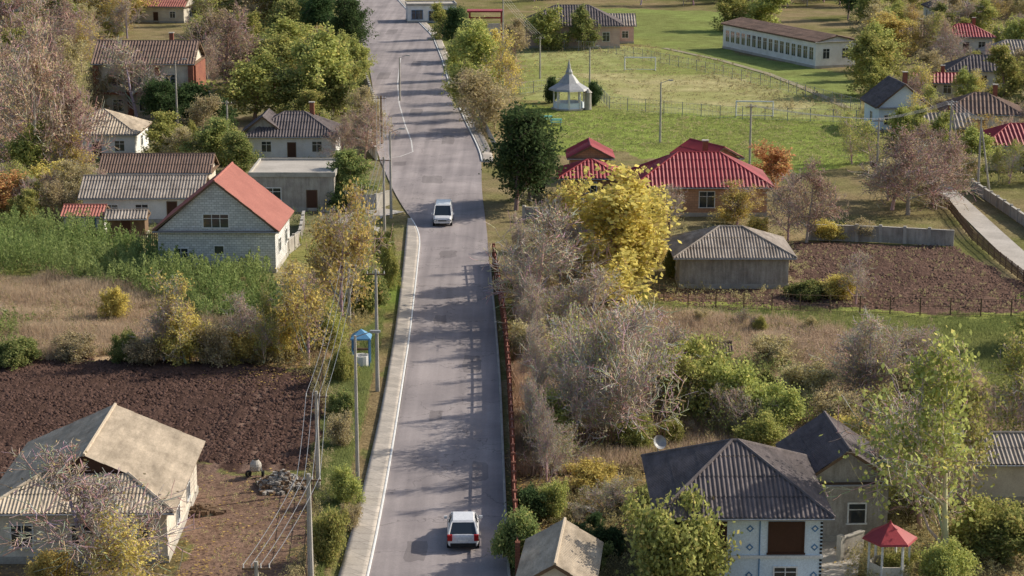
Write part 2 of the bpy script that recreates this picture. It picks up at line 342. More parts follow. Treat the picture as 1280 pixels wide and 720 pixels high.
def house(name,u,v,w,d,h,roof='hip',rise=2.,rot=0,ov=.45,wall='plaster',rm='slate',ridge='x',wins=(),pitch=.2,pos=None,chim=None,g=2.5,f=.6,trim=None):
    if pos is None: x0,y0=G(u,v)
    else: x0,y0=pos
    cx,cy=x0-math.sin(rot)*d/2,y0+math.cos(rot)*d/2
    root=obj(name,None,None,(cx,cy,0),rot); FOOT.append((cx,cy,math.hypot(w,d)/2))
    mb=MB(); mb.box((0,0,h/2-.15),(w,d,h+.3),wall); mb.box((0,0,.1),(w+.12,d+.12,.5),'concrete')
    a,b,e,T=w/2+ov,d/2+ov,h,h+rise; rb=MB(); caps=[]
    if roof=='flat':
        rb.box((0,0,h+.1),(w+.3,d+.3,.2),'concrete'); 
        rb.box((0,0,h+.215),(w-.1,d-.1,.03),rm)
        for sx in(-1,1): rb.box((sx*(w/2+.05),0,h+.33),(.2,d+.3,.26),'concrete'); rb.box((0,sx*(d/2+.05),h+.331),(w-.11,.2,.258),'concrete')
    else:
        rb.box((0,0,h-.06),(2*a-.06,2*b-.06,.12),'wood')
        if roof=='hip':
            if ridge=='x': q=max(a-b,.15); r1,r2=(-q,0,T),(q,0,T)
            else: q=max(b-a,.15); r1,r2=(0,-q,T),(0,q,T)
            A,B,Cc,Dd=(-a,-b,e),(a,-b,e),(a,b,e),(-a,b,e)
            if ridge=='x': pl=[[A,B,r2,r1],[B,Cc,r2],[Cc,Dd,r1,r2],[Dd,A,r1]]; caps=[(r1,r2),(A,r1),(Dd,r1),(B,r2),(Cc,r2)]
            else: pl=[[A,B,r1],[B,Cc,r2,r1],[Cc,Dd,r2],[Dd,A,r1,r2]]; caps=[(r1,r2),(A,r1),(B,r1),(Cc,r2),(Dd,r2)]
        elif roof=='gable':
            if ridge=='x':
                pl=[[(-a,-b,e),(a,-b,e),(a,0,T),(-a,0,T)],[(a,b,e),(-a,b,e),(-a,0,T),(a,0,T)]]; caps=[((-a,0,T),(a,0,T))]
                for s in(-1,1):
                    mb.poly([(s*w/2,-d/2,h),(s*w/2,d/2,h),(s*w/2,0,T-.03)],wall)
                    for t in(-1,1): rb.poly([(s*a,t*b,e-.14),(s*a,t*b,e+.05),(s*a,0,T+.05),(s*a,0,T-.14)],'wood')
            else:
                pl=[[(-a,b,e),(-a,-b,e),(0,-b,T),(0,b,T)],[(a,-b,e),(a,b,e),(0,b,T),(0,-b,T)]]; caps=[((0,-b,T),(0,b,T))]
                for s in(-1,1):
                    mb.poly([(-w/2,s*d/2,h),(w/2,s*d/2,h),(0,s*d/2,T-.03)],wall)
                    for t in(-1,1): rb.poly([(t*a,s*b,e-.14),(t*a,s*b,e+.05),(0,s*b,T+.05),(0,s*b,T-.14)],trim or 'wood')
        elif roof=='gablet':
            y1=-b+g; aa=a*(1-f); zz=e+f*rise
            pl=[[(-a,-b,e),(a,-b,e),(aa,y1,zz),(-aa,y1,zz)],[(a,-b,e),(a,b,e),(0,b,T),(0,y1,T),(aa,y1,zz)],[(-a,b,e),(-a,-b,e),(-aa,y1,zz),(0,y1,T),(0,b,T)]]
            caps=[((0,y1,T),(0,b,T)),((a,-b,e),(aa,y1,zz)),((-a,-b,e),(-aa,y1,zz))]
            mb.poly([(-aa,y1+.15,zz-.3),(aa,y1+.15,zz-.3),(aa,y1+.15,zz),(0,y1+.15,T-.03),(-aa,y1+.15,zz)],'darkwin')
            mb.poly([(-w/2,d/2,h),(w/2,d/2,h),(0,d/2,T-.03)],wall)
        for p in pl: corrugate(rb,p,rm,pitch,pitch*.16)
        for p,q in caps: rb.tube((p[0],p[1],p[2]+.06),(q[0],q[1],q[2]+.06),.1,.1,rm,6)
        rb.tube((-a,-b-.05,e-.04),(a,-b-.05,e-.04),.06,.06,'metal',6)
    if chim:
        for c in chim: rb.box((c[0],c[1],h+rise*.75+.5),(.55,.55,rise*.5+1.0),'brick_red'); rb.box((c[0],c[1],h+rise*1.0+1.05),(.7,.7,.1),'concrete')
    mb.build('walls',root); rb.build('roof',root)
    if wins:
        wb=MB()
        for q in wins: window(wb,q[0],q[1],q[2],q[3],q[4],w,d,q[5] if len(q)>5 else 'white')
        wb.build('windows',root)
    return root
W4=lambda w:[('F',-w*.3,1.6,1.1,1.2),('F',w*.3,1.6,1.1,1.2),('F',0,1.05,.9,2.0,'door'),('R',0,1.6,1.1,1.2),('L',0,1.6,1.1,1.2)]
house('white_block_house',272,340,10.4,9.0,3.7,'gable',4.5,-.03,.4,'block_white','roof_redlight','y',[('F',0,4.6,2.2,1.15),('F',.2,2.0,.8,.7),('F',-3.2,1.5,1.2,1.2),('R',-2,2.0,1.2,1.2),('R',2,2.0,1.2,1.2)],.35)
house('garden_hut',104,296,3.6,3.2,2.0,'gable',.8,0,.3,'plaster_white','roof_redlight','x',[('F',-.6,1.1,.9,.8,'blue'),('F',.9,.9,.7,1.7,'blue')],.3)
house('wooden_shed',158,298,3.6,2.6,1.9,'gable',.6,.05,.25,'wood','slate','x',[('F',0,.95,.9,1.7,'door')],.3)
house('farm_outbuilding',178,278,11.6,6,2.5,'gable',1.7,.02,.45,'plaster_white','slate','x',[('F',-3,1.3,1.2,1),('F',0,1.3,1.2,1),('F',3,1.05,.9,2,'door')],.3)
house('farm_outbuilding',195,246,11.4,5,2.6,'gable',1.6,0,.4,'plaster','roof_brown','x',[],.3)
house('village_house',122,199,9,9,3.0,'hip',2.3,0,.45,'plaster_white','slate_light','x',W4(9),.35)
house('two_storey_house',182,150,13,9,7.6,'gable',2.6,0,.5,'plaster','roof_brown','x',[('F',-3.6,2,1.4,1.5),('F',0,2,1.4,1.5),('F',3.6,2,1.4,1.5),('F',-3.6,5.4,1.4,1.5),('F',0,5.4,1.4,1.5),('F',3.6,5.4,1.4,1.5),('R',0,5.4,1.4,1.5),('R',0,2,1.4,1.5)],.4,chim=[(3,1)])
r=D.objects['two_storey_house']; mb=MB()
for x in(-6.4,-1.9,1.9,6.4): mb.box((x,-4.75,3.7),(.7,.5,7.4),'brick_red')
mb.box((0,-5.0,3.7),(13.4,.9,.25),'brick_red'); mb.box((6.75,0,3.7),(.5,8.6,7.3),'brick_red'); mb.build('brick_pilasters',r)
house('village_house',365,200,10.3,8,2.8,'hip',2.4,0,.5,'plaster_white','slate_dark','x',W4(10),.35,chim=[(2,1)])
house('village_house',330,198,5,6,2.8,'gable',2.2,0,.4,'plaster_grey','slate_dark','y',[],.35)
house('flat_roof_building',366,264,8.6,9,3.6,'flat',0,0,.2,'plaster_grey','path','x',[('F',-2,1.8,1.6,1.2),('F',2,1.1,1,2.1,'door'),('R',0,1.8,1.4,1.2)])
house('farmhouse',100,703,9.4,11.6,2.9,'gablet',2.3,.02,.5,'plaster','slate_light','y',[('F',-3,1.5,1.1,1.2),('F',.2,1.5,1.1,1.2),('F',3.2,1.5,1.1,1.2),('R',-2,1.5,1.1,1.2),('R',2,1.5,1.1,1.2)],.2,g=2.8,f=.55)
hb=house('blue_white_house',0,0,8.1,9.2,4.2,'hip',2.5,0,.5,'plaster_blue','slate_dark','x',[('F',2.2,3.0,1.7,1.6,'dark'),('F',2.2,1.0,1.1,.8),('F',-2.4,3.0,3.0,1.6,'dark'),('R',-2,2.8,1.2,1.4),('R',2,2.8,1.2,1.4),('F',-2.2,1.0,1,1.9,'door')],.24,pos=(11.75,95.9),chim=None)
mb=MB()
for x in(.35,3.65):
    for zz in(1.0,2.5,3.5): 
        q=.2; y=-4.62
        mb.poly([(x-q,y,zz),(x,y,zz-q),(x+q,y,zz),(x,y,zz+q)],'blue')
        q=.1; y=-4.625; mb.poly([(x-q,y,zz),(x,y,zz-q),(x+q,y,zz),(x,y,zz+q)],'white')
for k in range(20): mb.box((3.98,-4.63,.2+k*.2),(.12,.06,.1),'black')
mb.box((.85,-4.63,2.0),(.05,.05,4),'blue'); mb.box((0,-4.66,2.0),(8.2,.1,.15),'white')
mb.build('blue_ornaments',hb)
house('summer_kitchen',0,0,4.6,6.4,3.4,'gable',1.9,.04,.45,'plaster_grey','slate_dark','y',[('F',.6,1.6,.9,1.1)],.24,pos=(18.3,103.6))
house('tool_shed',0,0,3.4,6,2.1,'gable',1.2,-.1,.3,'plaster','slate_light','y',[],.2,pos=(2.1,91.5))
house('barn',1222,628,8.5,4.5,2.4,'gable',1.1,0,.4,'plaster','slate','x',[],.24)
hr=house('brick_house',877,270,13.2,9,3.0,'hip',2.8,0,.6,'wall_brown','roof_red','x',[('F',.5,1.7,1.5,1.6),('F',-4.2,1.7,1.3,1.5),('R',0,1.7,1.3,1.5),('L',0,1.7,1.3,1.5)],.4,chim=[(.8,1.4)])
house('house_annex',738,252,6,5.5,2.5,'hip',1.5,0,.5,'wall_brown','roof_red','x',[('F',0,1.5,1.2,1.1)],.4)
house('house_annex',738,228,4.5,5,2.7,'gable',1.4,.0,.4,'wall_brown','roof_red','y',[],.4)
house('house_annex',902,236,4.5,6,3.2,'gable',1.4,.5,.4,'wall_brown','roof_red','y',[],.4)
house('garage_house',917,360,9.3,7.4,2.7,'hip',1.9,0,.6,'plaster_grey','slate','x',[('R',0,1.5,1.2,1),('L',0,1.5,1.2,1)],.26)
house('summer_kitchen',792,296,3.8,6,2.3,'gable',1.2,.35,.35,'plaster','slate_light','y',[],.3)
sw=[('L',-15.6+i*2.05,2.3,1.3,2.0) for i in range(16)]+[('F',-1.8,2.3,1.2,1.6),('F',1.8,2.3,1.2,1.6)]
house('school_building',1044,84,7.5,34,4.3,'gable',.9,.36,.35,'plaster_white','roof_brown','y',sw,.6)
house('culture_house',716,60,17,11,4.0,'hip',3.2,.0,.6,'plaster_pink','slate_dark','x',[('F',-6+i*2.4,2,1.2,1.6) for i in range(6)],.5)
house('culture_house',765,54,8,8,3.2,'gable',1.8,.0,.5,'plaster_pink','slate','x',W4(8),.5)
house('shop_building',540,28,10,7,3.4,'flat',0,.1,.2,'plaster_white','path','x',[('F',-3,1.6,2.2,1.8,'blue'),('F',0,1.2,1.2,2.2,'blue'),('F',3,1.6,2.2,1.8,'blue')])
for (u,v,w,d,h,rf,ri,wl_,rm,rg) in [
 (1207,68,9,7,3,'hip',2,'plaster_white','roof_red','x'),(1228,112,10,7,2.8,'hip',2,'plaster_white','slate_dark','x'),(1128,165,6.4,8,3.2,'gable',3,'plaster_blue','slate_dark','y'),
 (1225,172,9.5,8,3,'hip',2.2,'plaster','roof_brown','x'),(1280,212,9,7,2.8,'hip',2,'plaster','roof_red','x'),(1272,92,10,7,3,'hip',2,'plaster','slate','x'),(1140,66,8,6,2.8,'gable',1.8,'plaster','roof_brown','x'),
 (1190,28,9,7,3,'hip',2,'plaster_white','slate_dark','x'),(1165,125,7,4,2.5,'gable',1.2,'plaster','roof_red','x'),
 (10,14,12,8,3.5,'hip',2.5,'plaster_white','roof_redlight','x'),(195,28,12,8,3.2,'gable',2.5,'plaster','roof_redlight','x'),
 (-60,150,10,9,4,'hip',2.4,'plaster','slate','x'),(1180,185,6,5,2.5,'gable',1.4,'plaster_white','slate','x')]:
    house('village_house',u,v,w,d,h,rf,ri,random.uniform(-.2,.2),.5,wl_,rm,rg,W4(w),.5,chim=[(w*.2,.8)])
house('wooden_outhouse',901,468,1.4,1.4,1.7,'gable',.5,0,.15,'rust','roof_brown','x',[('F',0,.8,.6,1.4,'door')],.2)
# ---------------- vegetation
def make_tree(name,seed,kids=(10,5,4,3),leafn=8,lsize=.03,pal=((.1,.15,.03),(.2,.2,.05)),bark=(.2,.16,.13),trunk_r=.022,clear=.18,stems=1,lsig=.03,up=.1,rmin=.0017,patch=False):
    R=random.Random(seed); V=[];Fc=[];col=[];mi=[]; anch=[]
    maxl=len(kids)
    def prism(p,q,r0,r1,n,c):
        d=(q-p); 
        if d.length<1e-6: return
        d.normalize(); a=d.orthogonal().normalized(); b=d.cross(a); i=len(V)
        for cc,r in((p,r0),(q,r1)):
            for j in range(n):
                t=2*math.pi*j/n; V.append(tuple(cc+a*(r*math.cos(t))+b*(r*math.sin(t)))); col.append(c)
        for j in range(n): Fc.append((i+j,i+(j+1)%n,i+n+(j+1)%n,i+n+j)); mi.append(0)
    def rv(): return Vector((R.gauss(0,1),R.gauss(0,1),R.gauss(0,1)))
    def grow(p,d,L,r,lev):
        ns=(6,4,3,2,2)[lev]; n=(6,5,4,3,3)[lev]; c=[x*R.uniform(.75,1.25) for x in bark]
        nk=kids[lev] if lev<maxl else 0
        made=0
        for i in range(ns):
            t0,t1=i/ns,(i+1)/ns
            d=(d+rv()*(.06 if lev==0 else .16)+Vector((0,0,up if lev else .1))).normalized()
            q=p+d*(L/ns); prism(p,q,max(r*(1-.75*t0),rmin),max(r*(1-.75*t1),rmin*.8),n,c)
            if lev>=2 or (lev==1 and i>=2): anch.append(q)
            want=int(nk*t1+.001) if not(lev==0 and t1*L<clear) else made
            while made<want:
                made+=1; a=R.uniform(0,6.283); o=d.orthogonal().normalized(); o=(Matrix.Rotation(a,3,d)@o)
                an=R.uniform(.55,1.15); cd=(d*math.cos(an)+o*math.sin(an)).normalized()
                pp=p.lerp(q,R.random())
                f=(.55-.28*t1) if lev==0 else R.uniform(.42,.7)
                grow(pp,cd,(L*f*R.uniform(.8,1.25)) if lev else .75*f*R.uniform(.75,1.25),max(r*(1-.75*t1)*.55,rmin),lev+1)
            p=q
    for s in range(stems):
        if stems==1: grow(Vector((0,0,-.01)),Vector((R.gauss(0,.05),R.gauss(0,.05),1)).normalized(),.82,trunk_r,0)
        else:
            a=6.283*s/stems+R.random(); tilt=R.uniform(.15,.95); grow(Vector((R.gauss(0,.08),R.gauss(0,.08),-.02)),Vector((math.cos(a)*tilt,math.sin(a)*tilt,1)).normalized(),R.uniform(.5,.85),trunk_r,0)
    V=np.array(V);col=np.array(col);Fc=np.array(Fc);mi=np.array(mi)
    if leafn>0:
        r2=np.random.default_rng(seed); A=np.array([tuple(a) for a in anch]); k=int(leafn*len(A)); ia=r2.integers(0,len(A),k)
        if leafn<1.5 or patch:
            keep=vn(A[ia,0]*10,A[ia,1]*10+A[ia,2]*7,1.3,seed)>.4; ia=ia[keep]; k=len(ia)
        c=A[ia]+r2.normal(0,lsig,(k,3)); c[:,2]=np.maximum(c[:,2],.01)
        e1=r2.normal(size=(k,3)); e1/=np.linalg.norm(e1,axis=1)[:,None]; e2=np.cross(e1,r2.normal(size=(k,3))); e2/=np.linalg.norm(e2,axis=1)[:,None]
        s=(lsize*r2.uniform(.5,1.2,k))[:,None]*.5
        LV=np.stack([c-e1*s,c+e2*s*.7,c+e1*s*1.1,c-e2*s*.7],1).reshape(-1,3)
        ab=np.random.default_rng(seed+5).random(len(A)); t=np.clip(ab[ia]*.5+r2.random(k)*.6-.05,0,1)[:,None]
        lc=np.array(pal[0])*(1-t)+np.array(pal[1])*t
        if len(pal)>2: mm=(r2.random(k)<.14)[:,None]; lc=np.where(mm,np.array(pal[2]),lc)
        lc=lc*r2.uniform(.7,1.25,(k,1)); n0=len(V)
        V=np.vstack([V,LV]); col=np.vstack([col,np.repeat(lc,4,0)]); LF=np.arange(4*k).reshape(k,4)+n0; Fc=np.vstack([Fc,LF]); mi=np.concatenate([mi,np.ones(k,int)])
    hz=np.percentile(V[:,2],99.6); rr_=np.percentile(np.hypot(V[:,0],V[:,1]),97)
    V[:,2]/=hz; V[:,:2]*=.5/rr_
    return mesh_np(name,V,Fc,[M['bark'],M['leaf']],col,mi)
YEL=((.56,.42,.09),(.42,.34,.08),(.36,.24,.08)); YG=((.36,.36,.08),(.26,.28,.07),(.46,.38,.1)); GRN=((.16,.2,.055),(.24,.26,.07),(.34,.29,.09)); DRK=((.045,.085,.028),(.085,.125,.04))
ORG=((.5,.24,.09),(.4,.17,.08),(.5,.34,.1)); TAN=((.4,.33,.18),(.32,.26,.14),(.44,.36,.13)); PNK=((.38,.26,.2),(.31,.21,.16),(.42,.33,.17))
BK=(.42,.35,.3); BKp=(.42,.32,.27); BKt=(.28,.22,.18)
T={
 'bare':('bare_tree',[make_tree('bare_tree',i,(12,7,5,4),.15,.02,TAN,bark=BK,up=.1,trunk_r=.02,rmin=.0024) for i in(1,2)]),
 'barep':('bare_tree',[make_tree('bare_tree_p',i,(12,7,5,4),1.0,.022,PNK,BKp,trunk_r=.02,rmin=.0024,lsig=.02) for i in(3,4)]),
 'thicket':('bare_bush',[make_tree('bare_bush',i,(6,5,5,3),.35,.022,YG,BK,stems=7,trunk_r=.012,clear=.02,rmin=.0026) for i in(5,6)]),
 'yel':('yellow_leaf_tree',[make_tree('yellow_tree',i,(12,6,5),10,.038,YEL,BKt,clear=.08) for i in(7,8)]),
 'syel':('autumn_tree',[make_tree('autumn_tree',i,(12,6,4,3),1.7,.032,YEL,BK,clear=.1,trunk_r=.018,patch=True) for i in(9,10)]),
 'yg':('yellow_green_tree',[make_tree('yg_tree',i,(12,6,5),10,.04,YG,BKt,clear=.08) for i in(11,12,13)]),
 'syg':('autumn_tree',[make_tree('autumn_tree_g',i,(12,6,4,3),2.0,.028,YG,BK,clear=.1,trunk_r=.018,patch=True) for i in(14,15)]),
 'grn':('green_tree',[make_tree('green_tree',i,(12,6,5),11,.04,GRN,BKt,clear=.06) for i in(16,17)]),
 'dark':('dark_green_tree',[make_tree('dark_tree',i,(16,7,5),12,.034,DRK,BKt,clear=.05,up=.16,lsig=.035) for i in(18,19)]),
 'org':('orange_tree',[make_tree('orange_tree',i,(12,6,4),7,.045,ORG,BKt,clear=.05) for i in(20,)]),
 'tan':('autumn_tree',[make_tree('tan_tree',i,(12,6,5),6,.034,TAN,BK,clear=.08) for i in(21,29)]),
 'bgrn':('green_bush',[make_tree('green_bush',i,(6,5,4),9,.06,GRN,stems=7,trunk_r=.01,clear=.0,lsig=.05) for i in(22,23)]),
 'byg':('yellow_green_bush',[make_tree('yg_bush',i,(6,5,4),7,.055,YG,stems=7,trunk_r=.01,clear=.0,lsig=.06) for i in(24,25)]),
 'byel':('yellow_bush',[make_tree('yellow_bush',i,(6,5,4),5,.055,YEL,stems=7,trunk_r=.01,clear=.0,lsig=.05) for i in(26,27)]),
 'bdark':('dark_green_bush',[make_tree('dark_bush',i,(6,5,4),9,.06,DRK,stems=7,trunk_r=.01,clear=.0,lsig=.05) for i in(28,)]),
 'btan':('dry_bush',[make_tree('dry_bush',i,(6,5,4),4,.05,TAN,BK,stems=7,trunk_r=.01,clear=.0,lsig=.05) for i in(30,31)]),
}
def tree(kind,u,v,wp,hp):
    nm,ms=T[kind]
    x,y=G(u,v); s=S(v); o=obj(nm,random.choice(ms),None,(x,y,-.03),random.uniform(0,6.28))
    w=wp/s*1.08; h=hp/s/.96; o.scale=(w,w,h); return o
TL=[
# left
('barep',45,240,135,205),('barep',92,232,95,150),('barep',8,200,130,165),('barep',65,170,90,130),('barep',25,95,120,110),('barep',88,75,90,75),('barep',20,150,90,110),('yel',60,255,60,50),('org',8,268,60,50),('yg',28,262,60,45),('barep',130,262,60,50),('tan',90,262,60,60),
('bare',172,152,80,100),('tan',125,150,45,65),('barep',282,112,85,100),('tan',262,70,60,55),('barep',262,120,50,70),
('yg',318,150,85,80),('yg',352,118,70,70),('yg',395,148,90,105),('yg',432,142,65,80),('yg',365,90,80,65),('dark',402,66,66,72),('grn',345,64,60,60),('dark',432,72,54,72),('yg',300,78,60,60),('grn',322,110,60,60),('yel',140,30,80,50),('yg',245,22,80,40),('yg',310,26,90,50),('dark',382,30,60,60),('dark',330,20,60,50),('barep',60,30,100,60),('yel',175,22,60,40),('yg',448,110,34,60),('grn',370,150,60,60),('yg',425,98,40,55),
('dark',205,158,50,55),('bdark',232,156,60,48),('yg',196,200,66,55),('grn',258,205,60,55),('grn',300,215,54,50),('byg',285,205,50,40),('bdark',270,165,40,40),('tan',228,205,50,45),
('grn',442,258,60,66),('barep',455,200,60,66),('tan',455,165,44,55),('bdark',425,262,34,28),('bgrn',345,240,30,22),('barep',430,205,50,60),('grn',415,150,50,60),('tan',470,175,30,50),
('syel',428,408,110,170),('syg',440,350,75,90),('syel',400,400,80,130),('syg',455,380,60,110),('syel',385,455,95,125),('byel',350,446,65,60),('syel',232,455,76,110),('byel',143,398,34,38),('byel',236,452,64,54),('byg',405,440,60,60),('bgrn',160,452,34,36),('byel',300,452,50,40),('syg',330,455,60,90),('btan',270,455,50,50),('bare',205,452,55,80),('btan',180,455,50,34),('btan',90,448,60,30),('bare',310,450,60,80),
('byg',410,702,46,64),('byg',428,628,44,46),('btan',424,560,36,44),('bgrn',430,520,34,30),('byg',425,480,40,46),('bgrn',455,390,50,50),('byg',484,360,26,55),('btan',440,660,30,30),('bgrn',482,330,30,40),
('bare',122,748,200,180),('syel',150,750,120,120),('byel',62,735,60,50),('bgrn',20,455,60,30),
# right
('dark',645,262,100,122),('dark',662,250,60,85),('yel',765,376,145,155),('yel',722,350,85,122),('yel',800,335,66,98),('syel',740,330,70,90),
('bare',664,408,115,150),('bare',704,385,100,130),('bare',735,420,80,90),('thicket',690,430,90,70),('tan',705,310,60,60),('btan',665,450,50,50),('btan',720,460,60,50),
('thicket',762,552,155,155),('thicket',722,520,100,115),('bare',820,520,100,110),('bare',775,555,140,170),('bare',720,560,90,110),('bare',800,480,90,90),('thicket',700,590,70,60),
('byg',868,520,105,85),('byg',915,530,100,75),('byg',845,470,60,50),('byg',975,545,85,60),('bgrn',935,505,60,50),('byg',690,555,74,66),('byel',742,612,60,36),('syg',885,500,60,80),('byg',950,560,74,40),('thicket',930,545,90,60),('btan',1010,500,70,50),('btan',960,460,60,40),('syg',840,530,80,90),('byg',800,560,60,40),('btan',1040,540,70,50),
('thicket',1092,505,90,80),('bare',1085,500,90,115),('bare',1070,380,46,62),('thicket',1140,470,80,60),('btan',1150,520,70,60),
('syg',1180,700,210,275),('syg',1255,570,140,150),('syg',1210,640,140,170),('bare',1150,660,120,160),('yg',1140,640,80,70),('byg',1130,600,85,85),('syg',1100,590,100,110),('byg',1240,690,95,65),('byg',1175,730,75,55),('grn',1262,700,80,60),('byel',1060,560,60,40),('byg',1200,600,90,60),
('barep',1008,304,90,104),('barep',1135,268,130,105),('bare',1115,262,85,85),('barep',1165,255,85,85),('syg',1090,212,60,60),('org',968,234,54,54),('syel',922,282,66,54),('yel',920,280,44,40),('byel',945,300,30,30),('syg',1065,205,44,64),('yg',1140,200,36,64),('barep',1165,215,60,60),('tan',1110,250,60,50),('bare',985,300,60,80),
('yg',592,112,68,82),('tan',604,165,72,76),('dark',567,62,36,50),('syel',628,128,64,84),('yg',588,76,54,50),('tan',645,75,40,50),('yg',675,62,56,50),('grn',730,62,34,52),('bdark',742,132,16,28),('bdark',690,128,16,30),('yg',905,38,60,50),('yg',960,38,70,50),('yg',578,140,40,60),('yg',572,100,34,60),('tan',590,150,44,60),('yel',610,90,40,50),('tan',618,160,40,50),('yg',556,50,30,44),
('yg',1095,118,68,76),('yel',1110,70,60,50),('dark',1060,24,40,60),('yg',1075,100,40,50),
('byg',850,748,118,122),('bgrn',650,705,58,66),('bgrn',682,720,60,40),('bdark',660,650,44,40),('bgrn',735,710,50,32),('bdark',760,690,40,30),('byg',690,648,36,46),('thicket',760,640,66,44),('bgrn',800,640,40,30),('byg',1120,720,40,30),('bdark',720,690,60,30),
('bgrn',1010,372,50,20),('byel',1045,372,50,30),('byel',820,330,30,30),('bgrn',840,345,24,30),('byel',1040,300,40,24),('btan',1075,300,40,24),
]
for t in TL: tree(*t)
# slender leafless trees added behind the roadside fence to stripe the road with shadow
RR=random.Random(21)
for i in range(12):
    v=340+i*25+RR.uniform(-6,6); u=float(np.interp(v,[330,420,560,720],[644,660,672,688]))+RR.uniform(0,8); s=S(v); tree('bare',u,v,s*RR.uniform(1.5,2.2),s*RR.uniform(4,6))
kinds=['yg','yg','syg','yg','grn','tan','barep','tan','syel','byg','byg','barep','bare']
def fill(poly,n,hs,kinds=kinds,seed=3,fr=.9):
    R=random.Random(seed); W_=GP(poly)
    x0,x1=min(p[0] for p in W_),max(p[0] for p in W_); y0,y1=min(p[1] for p in W_),max(p[1] for p in W_); k=0
    for _ in range(n*20):
        if k>=n: break
        x,y=R.uniform(x0,x1),R.uniform(y0,y1)
        if not pip(np.array([x]),np.array([y]),W_)[0]: continue
        if any((x-a)**2+(y-b)**2<(c*fr+.6)**2 for a,b,c in FOOT): continue
        if np.interp(y,ry,rl)-5<x<np.interp(y,ry,rr)+4 : continue
        nm,ms=T[R.choice(kinds)]; o=obj(nm,R.choice(ms),None,(x,y,-.03),R.uniform(0,6.28)); h=R.uniform(*hs)*(.5 if 'bush' in nm else 1); w=h*R.uniform(.75,1.15); o.scale=(w,w,h); k+=1
fill([(780,-22),(1500,-30),(1500,16),(1060,18),(800,8)],110,(6,11))
fill([(1065,18),(1500,18),(1420,140),(1100,105),(1075,60)],110,(4.5,8),seed=4)
fill([(1085,120),(1440,140),(1420,235),(1215,235),(1110,205)],48,(3.5,6),seed=5)
fill([(-300,-30),(420,-30),(425,20),(440,60),(-200,60)],110,(7,11),seed=6)
fill([(-200,70),(120,70),(100,260),(-150,260)],44,(5,9),['barep','barep','yg','tan','syel'],seed=7)
fill([(240,60),(450,80),(462,190),(240,195)],28,(4,7),seed=8)
fill([(500,-32),(800,-32),(800,0),(520,5)],34,(6,10),seed=9)
fill([(-150,245),(80,255),(80,285),(-150,290)],12,(3,5),seed=10)
fill([(1300,420),(1500,440),(1450,700),(1300,640)],12,(4,7),seed=11)
fill([(-600,300),(-30,300),(-30,440),(-400,440)],16,(4,7),seed=12)
fill([(665,400),(1000,405),(1180,455),(1290,560),(1000,575),(680,560)],38,(1.4,3.2),['btan','thicket','byg','btan','thicket'],seed=13)
fill([(660,270),(840,270),(840,380),(665,380)],14,(2.5,5),['bare','tan','byg','syel','btan'],seed=14)
fill([(0,262),(470,205),(470,330),(345,330),(60,290)],16,(1.5,3.2),['bgrn','btan','byg','byel'],seed=15,fr=1)
fill([(665,600),(820,640),(810,700),(665,710)],9,(1,2.2),['bgrn','btan','bdark','thicket'],seed=16,fr=1)
# masses of weeds and grass
def sample(poly,n,seed,avoid=True):
    r=np.random.default_rng(seed); W_=np.array(GP(poly)); a,b=W_.min(0),W_.max(0); x=r.uniform(a[0],b[0],n*4); y=r.uniform(a[1],b[1],n*4)
    k=pip(x+(vn(x,y,3,seed)-.5)*2,y+(vn(x,y,3,seed+1)-.5)*3,[tuple(p) for p in W_])
    k&=~((x>np.interp(y,ry,rl)-2.5)&(x<np.interp(y,ry,rr)+.5))
    if avoid:
        for cx,cy,rd in FOOT: k&=((x-cx)**2+(y-cy)**2)>(rd*.8)**2
    x,y=x[k],y[k]; return x[:n],y[:n]
def weeds(name,poly,n,h,rad,leaves,ls,pal,seed,clump=True):
    x,y=sample(poly,n,seed); r=np.random.default_rng(seed); n=len(x)
    if clump:
        k=vn(x,y,2.2,seed+9)+.35*r.random(n)>.5; x,y=x[k],y[k]; n=len(x)
    H=h*r.uniform(.5,1.2,n)*(.5+1.0*vn(x,y,5,seed+3)); pi=np.repeat(np.arange(n),leaves); k=len(pi); t=r.random(k)**.7
    rr_=rad*(1.1-t*.9)*r.uniform(.2,1.1,k); an=r.uniform(0,6.283,k)
    c=np.stack([x[pi]+rr_*np.cos(an),y[pi]+rr_*np.sin(an),t*H[pi]],-1)
    e1=r.normal(size=(k,3)); e1[:,2]=abs(e1[:,2])+.4; e1/=np.linalg.norm(e1,axis=1)[:,None]; e2=np.cross(e1,r.normal(size=(k,3))); e2/=np.linalg.norm(e2,axis=1)[:,None]; s=(ls*r.uniform(.5,1.3,k))[:,None]
    V=np.stack([c-e1*s,c+e2*s*.4,c+e1*s,c-e2*s*.4],1).reshape(-1,3); V[:,2]=np.maximum(V[:,2],0)
    q=np.clip(.4*r.random(n)[pi]+.4*r.random(k)+.5*(vn(x,y,6,seed+20)[pi]-.3),0,1)[:,None]; cc=(np.array(pal[0])*(1-q)+np.array(pal[1])*q)*r.uniform(.7,1.2,(k,1))
    obj(name,mesh_np(name,V,np.arange(4*k).reshape(k,4),[M['leaf']],np.repeat(cc,4,0)))
